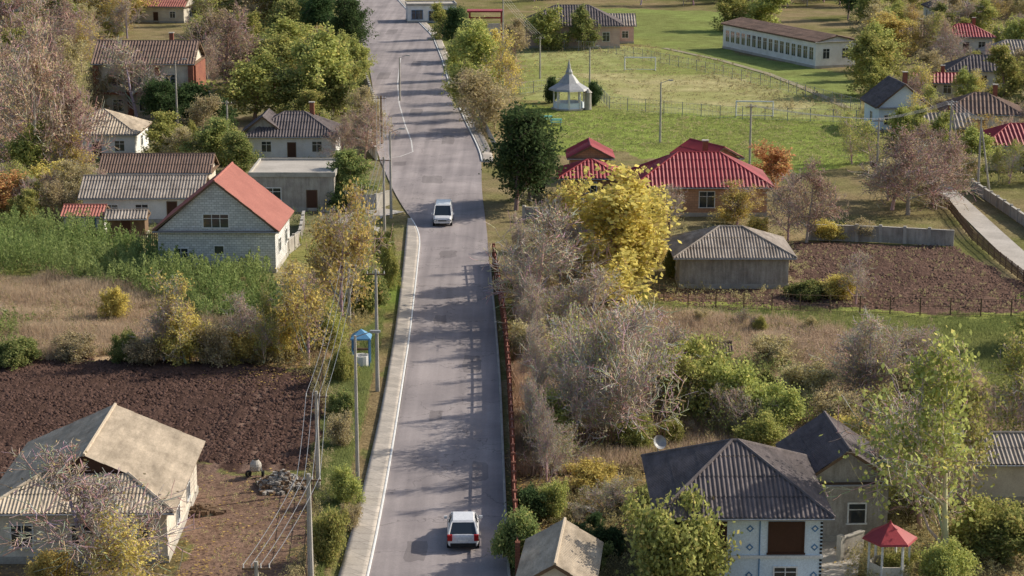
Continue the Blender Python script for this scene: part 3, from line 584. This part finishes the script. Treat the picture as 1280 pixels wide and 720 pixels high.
def grass(name,poly,n,h,blades,w,pal,seed,spread=.15):
    x,y=sample(poly,n,seed); r=np.random.default_rng(seed); n=len(x); pi=np.repeat(np.arange(n),blades); k=len(pi)
    bx=x[pi]+r.normal(0,spread,k); by=y[pi]+r.normal(0,spread,k); H=(h*(.4+1.0*vn(x,y,2.5,seed+3))*r.uniform(.6,1.2,n))[pi]*r.uniform(.6,1.1,k)
    lean=r.normal(0,.35,(k,2))*H[:,None]; an=r.uniform(0,3.14,k); dx=np.cos(an)*w/2; dy=np.sin(an)*w/2; Z0=np.zeros(k)-.03
    V=np.stack([np.stack([bx-dx,by-dy,Z0],-1),np.stack([bx+dx,by+dy,Z0],-1),np.stack([bx+lean[:,0],by+lean[:,1],H],-1)],1).reshape(-1,3)
    q=np.clip(vn(x,y,4,seed+7)[pi]*.7+.4*r.random(k),0,1)[:,None]; cc=(np.array(pal[0])*(1-q)+np.array(pal[1])*q)*r.uniform(.75,1.2,(k,1))
    obj(name,mesh_np(name,V,np.arange(3*k).reshape(k,3),[M['leaf']],np.repeat(cc,3,0)))
WG=((.17,.25,.06),(.28,.32,.1)); DRY=((.54,.43,.29),(.4,.29,.19)); GG=((.17,.21,.055),(.26,.27,.09)); OL=((.27,.25,.1),(.4,.32,.17)); RD=((.38,.26,.2),(.3,.21,.15))
weeds('tall_weeds',[(-120,290),(60,296),(200,318),(345,345),(360,400),(260,405),(200,372),(60,352),(-120,345)],2400,2.3,.5,40,.13,WG,31,False)
weeds('tall_weeds',[(-120,385),(40,395),(45,440),(-120,440)],300,1.3,.5,40,.10,WG,32)
grass('dry_grass',[(-120,345),(190,350),(340,410),(420,452),(-120,446)],15000,.8,8,.05,DRY,33)
weeds('dry_weeds',[(-120,350),(200,352),(350,420),(410,452),(-120,446)],1000,.9,.4,26,.07,OL,34)
grass('verge_grass',[(480,335),(503,340),(494,420),(478,520),(455,620),(425,730),(412,790),(392,790),(402,600),(412,480),(465,400)],9000,.35,8,.04,GG,35)
grass('scrub_grass',[(642,385),(1000,400),(1180,450),(1330,560),(1330,620),(1040,560),(642,600)],26000,.75,8,.05,DRY,36)
weeds('scrub_weeds',[(650,385),(1000,402),(1180,452),(1330,560),(1330,620),(1040,560),(655,600)],2200,1.1,.45,28,.07,OL,37)
weeds('reddish_weeds',[(960,412),(1170,425),(1190,470),(1000,470)],700,1.3,.5,34,.06,RD,38,False)
weeds('scrub_weeds',[(820,440),(1000,470),(1010,560),(830,540)],400,1.6,.6,46,.08,GG,39)
grass('meadow_grass',[(770,376),(812,380),(1340,398),(1340,540),(1190,455),(1040,418),(830,404)],14000,.24,6,.05,GG,40)
grass('meadow_grass',[(640,128),(760,138),(1070,152),(1090,205),(975,215),(770,190),(700,196),(655,180)],7000,.15,5,.08,GG,41)
weeds('undergrowth',[(655,560),(830,560),(830,790),(655,790)],1600,.6,.45,26,.07,((.15,.15,.06),(.36,.27,.13)),42)
weeds('undergrowth',[(1050,600),(1330,600),(1330,790),(1050,790)],1300,.8,.45,26,.07,OL,43)
weeds('yard_weeds',[(-100,235),(470,150),(500,335),(345,340),(60,296),(-100,290)],1500,.7,.5,20,.1,GRN,44)
weeds('yard_weeds',[(645,240),(1010,240),(1000,380),(645,385)],1500,.7,.5,20,.09,OL,45)
weeds('weeds',[(250,400),(470,400),(415,470),(250,452)],700,1.2,.5,30,.08,OL,46)
weeds('weeds',[(-100,650),(0,650),(0,790),(-100,790)],200,.6,.4,20,.08,OL,47)
weeds('garden_leftovers',[(990,305),(1190,312),(1290,368),(1290,390),(820,388),(820,365),(990,362)],500,.3,.3,12,.07,OL,48,False)
weeds('field_edge_weeds',[(650,55),(840,60),(1080,130),(1080,152),(1000,150),(830,72),(650,62)],500,.6,.5,14,.14,OL,49)
weeds('pitch_tufts',[(650,60),(830,66),(1060,130),(1060,150),(760,138),(645,118)],1500,.22,.7,12,.12,OL,54)
weeds('meadow_tufts',[(650,145),(760,142),(1070,156),(1080,200),(975,208),(770,188),(700,192),(660,180)],900,.3,.6,16,.1,OL,55)
weeds('verge_weeds',[(606,180),(585,150),(565,100),(555,60),(640,60),(650,180)],900,.7,.5,18,.12,OL,50)
weeds('village_weeds',[(1060,20),(1400,20),(1400,235),(1215,235),(1085,205)],2500,.7,.9,14,.22,OL,51)
weeds('leftover_stalks',[(225,590),(392,595),(380,780),(225,780)],260,.3,.3,12,.06,OL,52,False)
weeds('fence_weeds',[(400,455),(425,455),(412,600),(395,790),(380,790),(392,590)],420,.9,.35,26,.07,OL,53,False)
def clods(name,poly,n,seed,s0,col_):
    x,y=sample(poly,n,seed); r=np.random.default_rng(seed); n=len(x); base=np.array([[1,0,0],[0,1,0],[-1,0,0],[0,-1,0],[0,0,.8]])
    s=s0*r.uniform(.4,1.3,n); V=(base[None]*s[:,None,None]*r.uniform(.6,1.4,(n,5,1)))+np.stack([x,y,np.zeros(n)+.02],-1)[:,None,:]
    i=np.arange(n)*5; Fc=np.concatenate([np.stack([i+a,i+b,i+4],-1) for a,b in((0,1),(1,2),(2,3),(3,0))])
    cc=np.array(col_)*r.uniform(.7,1.4,(n,1)); obj(name,mesh_np(name,V.reshape(-1,3),Fc,[M['bark']],np.repeat(cc,5,0)))
clods('soil_clods',[(-80,446),(402,458),(398,520),(390,584),(225,586),(-80,603)],14000,61,.14,(.1,.063,.05))
clods('soil_clods',[(990,303),(1190,311),(1300,372),(1290,392),(820,386),(815,364),(990,362)],9000,62,.13,(.14,.09,.07))
def fallen(name,spots,seed):
    r=np.random.default_rng(seed); X_=[];
    for u,v,rad,n in spots:
        x,y=G(u,v); X_.append(np.stack([x+r.normal(0,rad,n),y+r.normal(0,rad,n)],-1))
    p=np.vstack(X_); x,y=p[:,0],p[:,1]; k=~((x>np.interp(y,ry,rl)-2.6)&(x<np.interp(y,ry,rr)+.2)); p=p[k]; n=len(p); s=r.uniform(.04,.1,n); an=r.uniform(0,6.28,n)
    V=[]; 
    for j in range(4): V.append(np.stack([p[:,0]+s*np.cos(an+j*1.57),p[:,1]+s*np.sin(an+j*1.57),.04+r.uniform(0,.05,n)],-1))
    cc=np.array([.45,.3,.07])*r.uniform(.6,1.2,(n,1)); obj(name,mesh_np(name,np.stack(V,1).reshape(-1,3),np.arange(4*n).reshape(n,4),[M['leaf']],np.repeat(cc,4,0)))
fallen('fallen_leaves',[(765,380,4,3500),(720,360,3,1500),(428,408,3,1500),(385,455,3,1500),(128,735,4,1500),(1180,700,4,1200),(740,610,4,2200),(700,650,3,1200),(330,650,5,500)],71)
# ---------------- fences / walls
def polyline(pts,step):
    P_=[Vector((*G(*p),0)) for p in pts]; out=[]
    for a,b in zip(P_[:-1],P_[1:]):
        n=max(1,round((b-a).length/step)); out+=[(a.lerp(b,i/n)) for i in range(n)]
    out.append(P_[-1]); return out
def fence(name,pts,h,step,style,mat='metal'):
    q=polyline(pts,step); mb=MB()
    for i,p in enumerate(q):
        if style=='pillar': mb.box((p.x,p.y,h/2),(.26,.3,h),mat,0)
        elif style!='wall': mb.box((p.x,p.y,h/2-.05),(.09,.09,h+.1),mat)
        if i+1<len(q):
            n=q[i+1]; d=n-p; L=d.length; an=math.atan2(d.y,d.x); c=(p+n)/2
            if style=='pillar':
                mb.box((c.x,c.y,.3),(L-.31,.2,.6),'brick_red',an); mb.box((c.x,c.y,h-.15),(L-.31,.07,.09),'rust',an); mb.box((c.x,c.y,.95),(L-.31,.06,.66),'rust',an)
                k=int(L/.2)
                for j in range(1,k): pp=p.lerp(n,j/k); mb.box((pp.x+.04,pp.y,1.0),(.09,.03,1.1 if j%2 else 1.2),'rust',an)
            elif style=='wire':
                for zz in(.15,h*.5,h-.08): mb.box((c.x,c.y,zz),(L,.03,.03),mat,an)
                k=max(2,int(L/.5))
                for j in range(1,k): pp=p.lerp(n,j/k); mb.box((pp.x,pp.y,h/2),(.018,.018,h-.2),mat,an)
            elif style=='picket':
                for zz in(.35,h-.3): mb.box((c.x,c.y,zz),(L,.05,.08),mat,an)
                k=int(L/.2)
                for j in range(1,k): pp=p.lerp(n,j/k); mb.box((pp.x,pp.y+.04,h/2),(.11,.02,h*random.uniform(.9,1)),mat,an)
            elif style=='wall':
                mb.box((c.x,c.y,h/2),(L-.02,.18,h),mat,an); mb.box((c.x,c.y,h+.03),(L-.02,.28,.06),'concrete',an); mb.box((p.x,p.y,h/2+.1),(.3,.3,h+.2),'concrete',an)
    return mb.build(name)
fence('brick_pillar_fence',[(647,720),(643,640),(640,560),(636,480),(631,420),(624,370),(617,330)],1.9,1.7,'pillar','brick_red')
fence('stadium_fence',[(652,58),(760,66),(860,86),(975,112),(1075,140)],1.8,3,'wire')
fence('stadium_fence',[(650,118),(700,112),(745,118),(762,136),(900,148),(1070,154)],1.8,3,'wire')
fence('garden_fence',[(800,372),(860,384),(1000,390),(1150,394),(1340,398)],1.5,2.2,'wire','wood')
fence('concrete_fence',[(1012,300),(1100,303),(1192,308)],1.5,2.5,'wall','plaster_grey')
fence('garden_fence',[(1186,262),(1215,300),(1250,330),(1320,385)],1.1,2,'picket','wood')
fence('stone_wall',[(1215,238),(1255,265),(1310,303)],1.1,2.4,'wall','plaster_grey')
fence('picket_fence',[(404,458),(400,520),(394,585),(390,650),(380,780)],1.3,2.2,'wire','wood')
fence('picket_fence',[(62,300),(130,304),(196,308)],1.4,2.2,'picket','wood')
fence('yard_wall',[(345,330),(375,306),(380,280)],1.3,2.4,'wall','plaster_grey')
fence('yard_wall',[(430,262),(470,262),(486,256)],1.5,2.4,'wall','concrete')
fence('yard_wall',[(655,275),(700,278),(780,282)],1.3,2.4,'wall','plaster_grey')
fence('garden_fence',[(655,560),(760,562),(830,560)],1.4,2.2,'picket','wood')
fence('garden_fence',[(456,100),(468,135),(462,190),(470,200)],1.5,2.2,'wall','plaster')
fence('roadside_fence',[(620,190),(600,150),(590,120)],1.2,2.2,'picket','metal')
fence('garden_fence',[(1090,215),(1130,235),(1186,262)],1.3,2.2,'picket','wood')
fence('yard_wall',[(1050,700),(1078,690)],1.2,2,'wall','plaster_grey')
# ---------------- poles, lamps and wires
tops={}
def pole(name,key,u,vb,vt,kind='concrete',r=.12):
    x,y=G(u,vb); h=(vb-vt)/S(vb)/.955; mb=MB(); mt='concrete' if kind!='wood' else 'wood'
    mb.tube((x,y,-.1),(x,y,h),r*1.25,r*.75,mt,8)
    if kind=='lamp':
        mb.tube((x,y,h-.1),(x+1.0,y,h+.25),.035,.03,'metal',6); mb.box((x+1.2,y,h+.25),(.6,.25,.12),'metal'); mb.box((x+1.22,y,h+.18),(.4,.18,.04),'white')
    else:
        mb.box((x,y,h-.35),(1.3,.09,.09),'wood')
        for dx in(-.58,-.2,.2,.58): mb.tube((x+dx,y,h-.3),(x+dx,y,h-.12),.035,.025,'white',6)
    if kind=='aframe': mb.tube((x+1.3,y,-.1),(x+.1,y,h*.85),r,r*.7,mt,8)
    mb.build(name); tops[key]=(x,y,h-.14)
pole('utility_pole','a',389,742,592,r=.14); pole('utility_pole','b',398,615,490); pole('street_lamp','c',447,598,422,'lamp',.1); pole('utility_pole','d',472,488,340); pole('utility_pole','e',437,412,330); pole('utility_pole','f',481,312,200); pole('street_lamp','g',489,272,168,'lamp'); pole('utility_pole','h',477,180,122,'wood')
pole('utility_pole','i',937,206,133); pole('street_lamp','j',825,178,106,'lamp'); pole('street_lamp','k',737,112,62,'lamp'); pole('utility_pole','l',629,104,0); pole('utility_pole','m',675,98,48); pole('utility_pole','n',1222,240,150,'aframe'); pole('utility_pole','o',1096,216,150); pole('street_lamp','p',222,162,80,'lamp'); pole('utility_pole','q',500,126,74,'lamp'); pole('utility_pole','r',285,178,128); pole('utility_pole','s',1186,200,128,'aframe'); pole('utility_pole','t',836,300,258,'wood'); pole('utility_pole','u',325,860,700)
def wires(pairs):
    mb=MB()
    for a,b in pairs:
        for dx in(-.58,-.2,.2,.58):
            p=Vector(tops[a])+Vector((dx,0,0)); q=Vector(tops[b])+Vector((dx,0,0)); n=10; prev=p; sag=(q-p).length*.02
            for i in range(1,n+1):
                t=i/n; c=p.lerp(q,t); c.z-=sag*4*t*(1-t); mb.tube(prev,c,.018,.018,'wire',3,False); prev=c
    mb.build('power_lines')
wires([('u','a'),('a','b'),('b','e'),('e','f'),('f','h'),('i','o'),('m','l'),('n','s'),('o','s')])
def goal(u,v):
    x,y=G(u,v); mb=MB(); w,h=5,2.1
    for s in(-1,1): mb.tube((s*w/2,0,0),(s*w/2,0,h),.1,.1,'white'); mb.tube((s*w/2,1.2,0),(s*w/2,0,h),.05,.05,'white'); mb.tube((s*w/2,0,.04),(s*w/2,1.2,.04),.05,.05,'white')
    mb.tube((-w/2-.09,0,h),(w/2+.09,0,h),.1,.1,'white'); mb.tube((-w/2,1.2,.04),(w/2,1.2,.04),.05,.05,'white')
    mb.build('football_goal',loc=(x,y,0),rot=-.08)
goal(800,88); goal(943,146)
x,y=G(711,136); root=obj('gazebo',None,None,(x,y,0)); mb=MB()
for j in range(8):
    t=2*math.pi*j/8; mb.box((2.1*math.cos(t),2.1*math.sin(t),1.4),(.22,.22,2.8),'white',t)
    t2=t+math.pi/8; mb.box((1.95*math.cos(t2),1.95*math.sin(t2),.5),(.12,1.4,1.0),'plaster_blue',t2)
mb.build('posts',root); mb=MB(); mb.lathe([(2.9,2.7),(2.75,2.95),(1.5,3.7),(.8,4.6),(.5,4.9),(.5,5.2),(.3,5.6),(.04,6.9),(0,6.95)],'metal',8); mb.lathe([(2.8,2.68),(0,2.68)],'wood',8); mb.build('spired_roof',root)
mb=MB(); mb.lathe([(2.5,0),(2.5,.2),(0,.2)],'concrete',8); mb.build('floor',root)
mb=MB(); x,y=G(735,137); mb.tube((x,y,0),(x,y,2.4),.5,.45,'concrete',12); mb.tube((x,y,2.4),(x,y,2.9),.6,.1,'concrete',12); mb.build('stone_column')
x,y=G(1110,722); root=obj('garden_pavilion',None,None,(x,y,0)); mb=MB()
for j in range(6): t=math.pi/3*j; mb.box((1.05*math.cos(t),1.05*math.sin(t),1.1),(.1,.1,2.2),'white',t); mb.box((.9*math.cos(t+.52),.9*math.sin(t+.52),.45),(.06,.98,.9),'plaster',t+.52)
mb.build('posts',root); mb=MB(); mb.lathe([(1.45,2.15),(1.4,2.25),(.1,3.0),(0,3.2)],'roof_red',6); mb.lathe([(1.4,2.14),(0,2.14)],'wood',6); mb.build('cone_roof',root)
def well(u,v):
    x,y=G(u,v); root=obj('roofed_well',None,None,(x,y,0)); mb=MB()
    mb.lathe([(.6,0),(.6,.85),(.5,.85),(.5,.3),(0,.3)],'plaster_white',14)
    for sx in(-1,1):
        for sy in(-1,1): mb.box((sx*.6,sy*.6,1.1),(.1,.1,2.2),'blue')
    mb.tube((-.6,0,1.3),(.6,0,1.3),.1,.1,'wood'); mb.build('well_ring_and_posts',root)
    mb=MB(); mb.lathe([(1.05,2.15),(1.03,2.25),(.05,2.8),(0,2.85)],'blueroof',4,ph=math.pi/4); mb.lathe([(1.0,2.14),(0,2.14)],'white',4,ph=math.pi/4); mb.build('pyramid_roof',root)
well(452,458)
x,y=G(607,46); mb=MB()
for sx in(-1,1):
    for sy in(-1,1): mb.box((x+sx*3,y+sy*1.5,2.4),(.3,.3,4.8),'roof_red')
mb.box((x,y,4.95),(7,4,.3),'roof_red'); mb.box((x,y,3.6),(6,.15,.3),'roof_red'); mb.box((x,y+1.5,1.2),(5.6,.12,2.4),'plaster_white'); mb.build('red_bus_shelter')
x,y=G(822,585); root=obj('satellite_antenna',None,None,(x,y,0)); mb=MB(); mb.tube((0,0,0),(0,0,1.6),.04,.04,'metal'); mb.build('mast',root)
mb=MB(); mb.lathe([(r_,.25*(r_/.45)**2) for r_ in(.01,.16,.32,.45)],'metal',18); o=mb.build('dish',root,loc=(0,0,1.6),smooth=True); o.rotation_euler=(math.radians(60),0,math.radians(30))
def pile(name,u,v,rad,h,n,seed,mat):
    x,y=G(u,v); r=random.Random(seed); mb=MB()
    for i in range(n):
        a=r.uniform(0,6.28); q=r.random()**.6*rad*(1+.25*math.sin(3*a+seed)); zz=max(.04,h*(1-q/rad)*r.uniform(.5,1)); s=r.uniform(.08,.3)
        mb.box((x+q*math.cos(a),y+q*math.sin(a)*.8,zz),(s,s*r.uniform(.6,1.3),s*.8),mat if r.random()<.6 else 'wood',r.uniform(0,3))
    mb.lathe([(rad*.75,-.02),(rad*.55,h*.3),(rad*.25,h*.6),(0,h*.7)],'dirtpath',14,(x,y,0)); mb.build(name)
pile('rubble_pile',352,608,1.6,1.1,620,1,'plaster_grey')
x,y=G(320,596); mb=MB(); mb.lathe([(.1,.4),(.28,.45),(.36,.7),(.34,.85),(.2,1.05),(.16,1.07)],'concrete',14,(x,y,0)); mb.tube((x-.4,y,0),(x-.3,y,.7),.04,.04,'metal');mb.tube((x+.4,y,0),(x+.3,y,.7),.04,.04,'metal'); mb.tube((x-.45,y-.1,.2),(x-.45,y+.1,.2),.2,.2,'black'); mb.tube((x+.35,y,.2),(x+.5,y,.2),.2,.2,'black'); mb.box((x,y+.4,.45),(.35,.3,.4),'metal'); mb.build('concrete_mixer')
pile('firewood_pile',255,640,1.0,.6,120,2,'wood'); pile('rubble_pile',415,300,1.0,.5,120,4,'concrete')
for u,v in((683,152),(695,156)):
    x,y=G(u,v); mb=MB(); mb.box((x,y,.75),(1.6,.8,.06),'pool'); mb.box((x,y-.8,.45),(1.6,.3,.05),'pool'); mb.box((x,y+.8,.45),(1.6,.3,.05),'pool')
    for s in(-.6,.6): mb.box((x+s,y,.36),(.08,.6,.72),'metal'); mb.box((x+s,y-.8,.21),(.08,.2,.42),'metal'); mb.box((x+s,y+.8,.21),(.08,.2,.42),'metal')
    mb.build('picnic_table')
x,y=G(470,292); mb=MB()
for i in range(5): mb.box((x-i*.365,y+1,.08+i*.08),(.36,3,.16+i*.16),'concrete')
mb.box((x-2.6,y+1,.42),(1.7,3,.84),'concrete'); mb.build('concrete_steps')
# ---------------- vehicles (local: +y is forward)
def vehicle(name,L,W,H,prof,belt,cab,loc,rot,roofcol='carpaint',van=False):
    root=obj(name,None,None,(*loc,.03),rot)
    mb=MB(); rings=[]
    for (y,zl,zt,hw) in prof:
        zm=(zl+zt)/2; ring=[(-hw*.55,zt+.02),(-hw*.88,zt),(-hw*.98,zt-.10),(-hw,zm),(-hw*.97,zl+.08),(-hw*.85,zl),(hw*.85,zl),(hw*.97,zl+.08),(hw,zm),(hw*.98,zt-.10),(hw*.88,zt),(hw*.55,zt+.02)]
        i=len(mb.v); mb.v+=[(a,y,b) for a,b in ring]; rings.append(i)
    n=12; k=mb.mid('carpaint')
    for a,b in zip(rings[:-1],rings[1:]):
        for j in range(n): mb.f.append([a+j,a+(j+1)%n,b+(j+1)%n,b+j]); mb.m.append(k)
    mb.f.append([rings[0]+j for j in range(n)][::-1]); mb.m.append(k); mb.f.append([rings[-1]+j for j in range(n)]); mb.m.append(k)
    mb.build('body',root,smooth=False,bevel=.05)
    (yb0,yt0,yt1,yb1,zb,zt,hwb,hwt)=cab
    mb=MB(); B=[(-hwb,yb0,zb),(hwb,yb0,zb),(hwb,yb1,zb-.02),(-hwb,yb1,zb-.02)]; Tt=[(-hwt,yt0,zt-.05),(hwt,yt0,zt-.05),(hwt,yt1,zt-.05),(-hwt,yt1,zt-.05)]
    for a in range(4): b=(a+1)%4; mb.poly([B[a],B[b],Tt[b],Tt[a]],'glass')
    mb.build('window_glass',root)
    mb=MB(); ins=.07; 
    ztop=[(-hwt+ins,yt0+.1,zt+.03),(hwt-ins,yt0+.1,zt+.03),(hwt-ins,yt1-.12,zt+.03),(-hwt+ins,yt1-.12,zt+.03)]; zl=[(-hwt-.015,yt0-.03,zt-.06),(hwt+.015,yt0-.03,zt-.06),(hwt+.015,yt1+.02,zt-.06),(-hwt-.015,yt1+.02,zt-.06)]
    mb.poly(ztop,roofcol)
    for a in range(4): b=(a+1)%4; mb.poly([zl[a],zl[b],ztop[b],ztop[a]],roofcol)
    mb.build('roof',root)
    mb=MB()
    for a in range(4): mb.tube(B[a],Tt[a],.055,.045,'carpaint',6)
    for t in ((.38,.68) if not van else (.3,.62)):
        for s in(-1,1):
            yb=yb0+(yb1-yb0)*t; yt=yt0+(yt1-yt0)*t; mb.tube((s*(hwb+.005),yb,zb),(s*(hwt+.005),yt,zt-.05),.04,.035,'carpaint' if t<.5 or van else 'black',6)
    mb.build('pillars',root)
    mb=MB()
    for wy_ in (-L*.31,L*.32):
        for s in(-1,1):
            mb.tube((s*(W/2-.2),wy_,.31),(s*(W/2+.012),wy_,.31),.36,.36,'black',20); mb.tube((s*(W/2+.0),wy_,.31),(s*(W/2+.025),wy_,.31),.2,.19,'metal',12)
    mb.build('wheels',root)
    yr=prof[0][0]; yf=prof[-1][0]; mb=MB()
    for s in(-1,1):
        mb.box((s*(W/2-.15),yr-.01,belt-.14),(.26,.12,.34 if not van else .6),'redlight'); mb.box((s*(W/2-.26),yf-.02,.66),(.34,.1,.17),'glass'); mb.box((s*(W/2-.26),yf+.035,.66),(.24,.02,.1),'white')
        mb.box((s*(W/2+.1),cab[3]-.35,zb+.08),(.18,.1,.14),'carpaint')
    mb.box((0,yr-.03,.62 if not van else .8),(.52,.02,.12),'white'); mb.box((0,yf+.02,.42),(.52,.02,.12),'white'); mb.box((0,yf+.01,.56 if not van else .62),(W*.45,.03,.12),'black')
    mb.box((0,yr-.02,.36),(W*.8,.06,.2),'black'); mb.box((0,yf+.0,.3),(W*.7,.05,.1),'black'); mb.build('lights_and_trim',root)
    return root
hat=[(-1.98,.3,.78,.72),(-1.93,.24,.92,.82),(-1.6,.22,.96,.86),(0,.2,.95,.87),(.95,.22,.94,.86),(1.5,.24,.84,.83),(1.85,.26,.72,.76),(1.98,.3,.6,.66)]
x,y=G(578,690); vehicle('hatchback_car',3.96,1.74,1.5,hat,.92,(-1.9,-1.35,.25,1.05,.93,1.5,.78,.62),(x,y+2.0),.02)
vanp=[(-2.3,.32,1.0,.86),(-2.25,.26,1.12,.92),(0,.25,1.12,.95),(1.4,.26,1.1,.94),(1.9,.28,1.0,.9),(2.25,.3,.85,.84),(2.33,.36,.7,.76)]
x,y=G(553,284); vehicle('white_minivan',4.7,1.9,1.95,vanp,1.1,(-2.22,-2.1,.95,1.75,1.08,1.95,.88,.76),(x,y+2.3),math.pi,van=True)
x,y=G(431,24); vehicle('white_minivan',4.7,1.9,1.95,vanp,1.1,(-2.22,-2.1,.95,1.75,1.08,1.95,.88,.76),(x+.5,y+2.3),.4,van=True)
# ---------------- light
w=D.worlds.new('World'); SC.world=w; w.use_nodes=True; nt=w.node_tree
sky=nt.nodes.new('ShaderNodeTexSky'); sky.sky_type='NISHITA'; sky.sun_disc=False
az=math.radians(68); el=math.radians(32); sky.sun_elevation=el; sky.sun_rotation=az; sky.dust_density=2.5
bg=nt.nodes['Background']; bg.inputs[1].default_value=.14; nt.links.new(sky.outputs[0],bg.inputs[0])
sl=D.lights.new('sun','SUN'); sl.energy=5; sl.angle=math.radians(.5); sl.color=(1,.91,.77); so=obj('sun',sl)
d=Vector((math.sin(az)*math.cos(el),math.cos(az)*math.cos(el),math.sin(el))); so.rotation_euler=d.to_track_quat('Z','Y').to_euler(); so.location=(60,60,80)
cam=D.cameras.new('camera'); co=obj('camera',cam); cam.lens=70; cam.sensor_width=36; cam.clip_end=9000; cam.clip_start=.5
co.location=(0,0,CAM_H); co.rotation_euler=(math.pi/2-P,0,0); SC.camera=co
SC.view_settings.view_transform='Standard'; SC.view_settings.look='None'; SC.view_settings.exposure=0
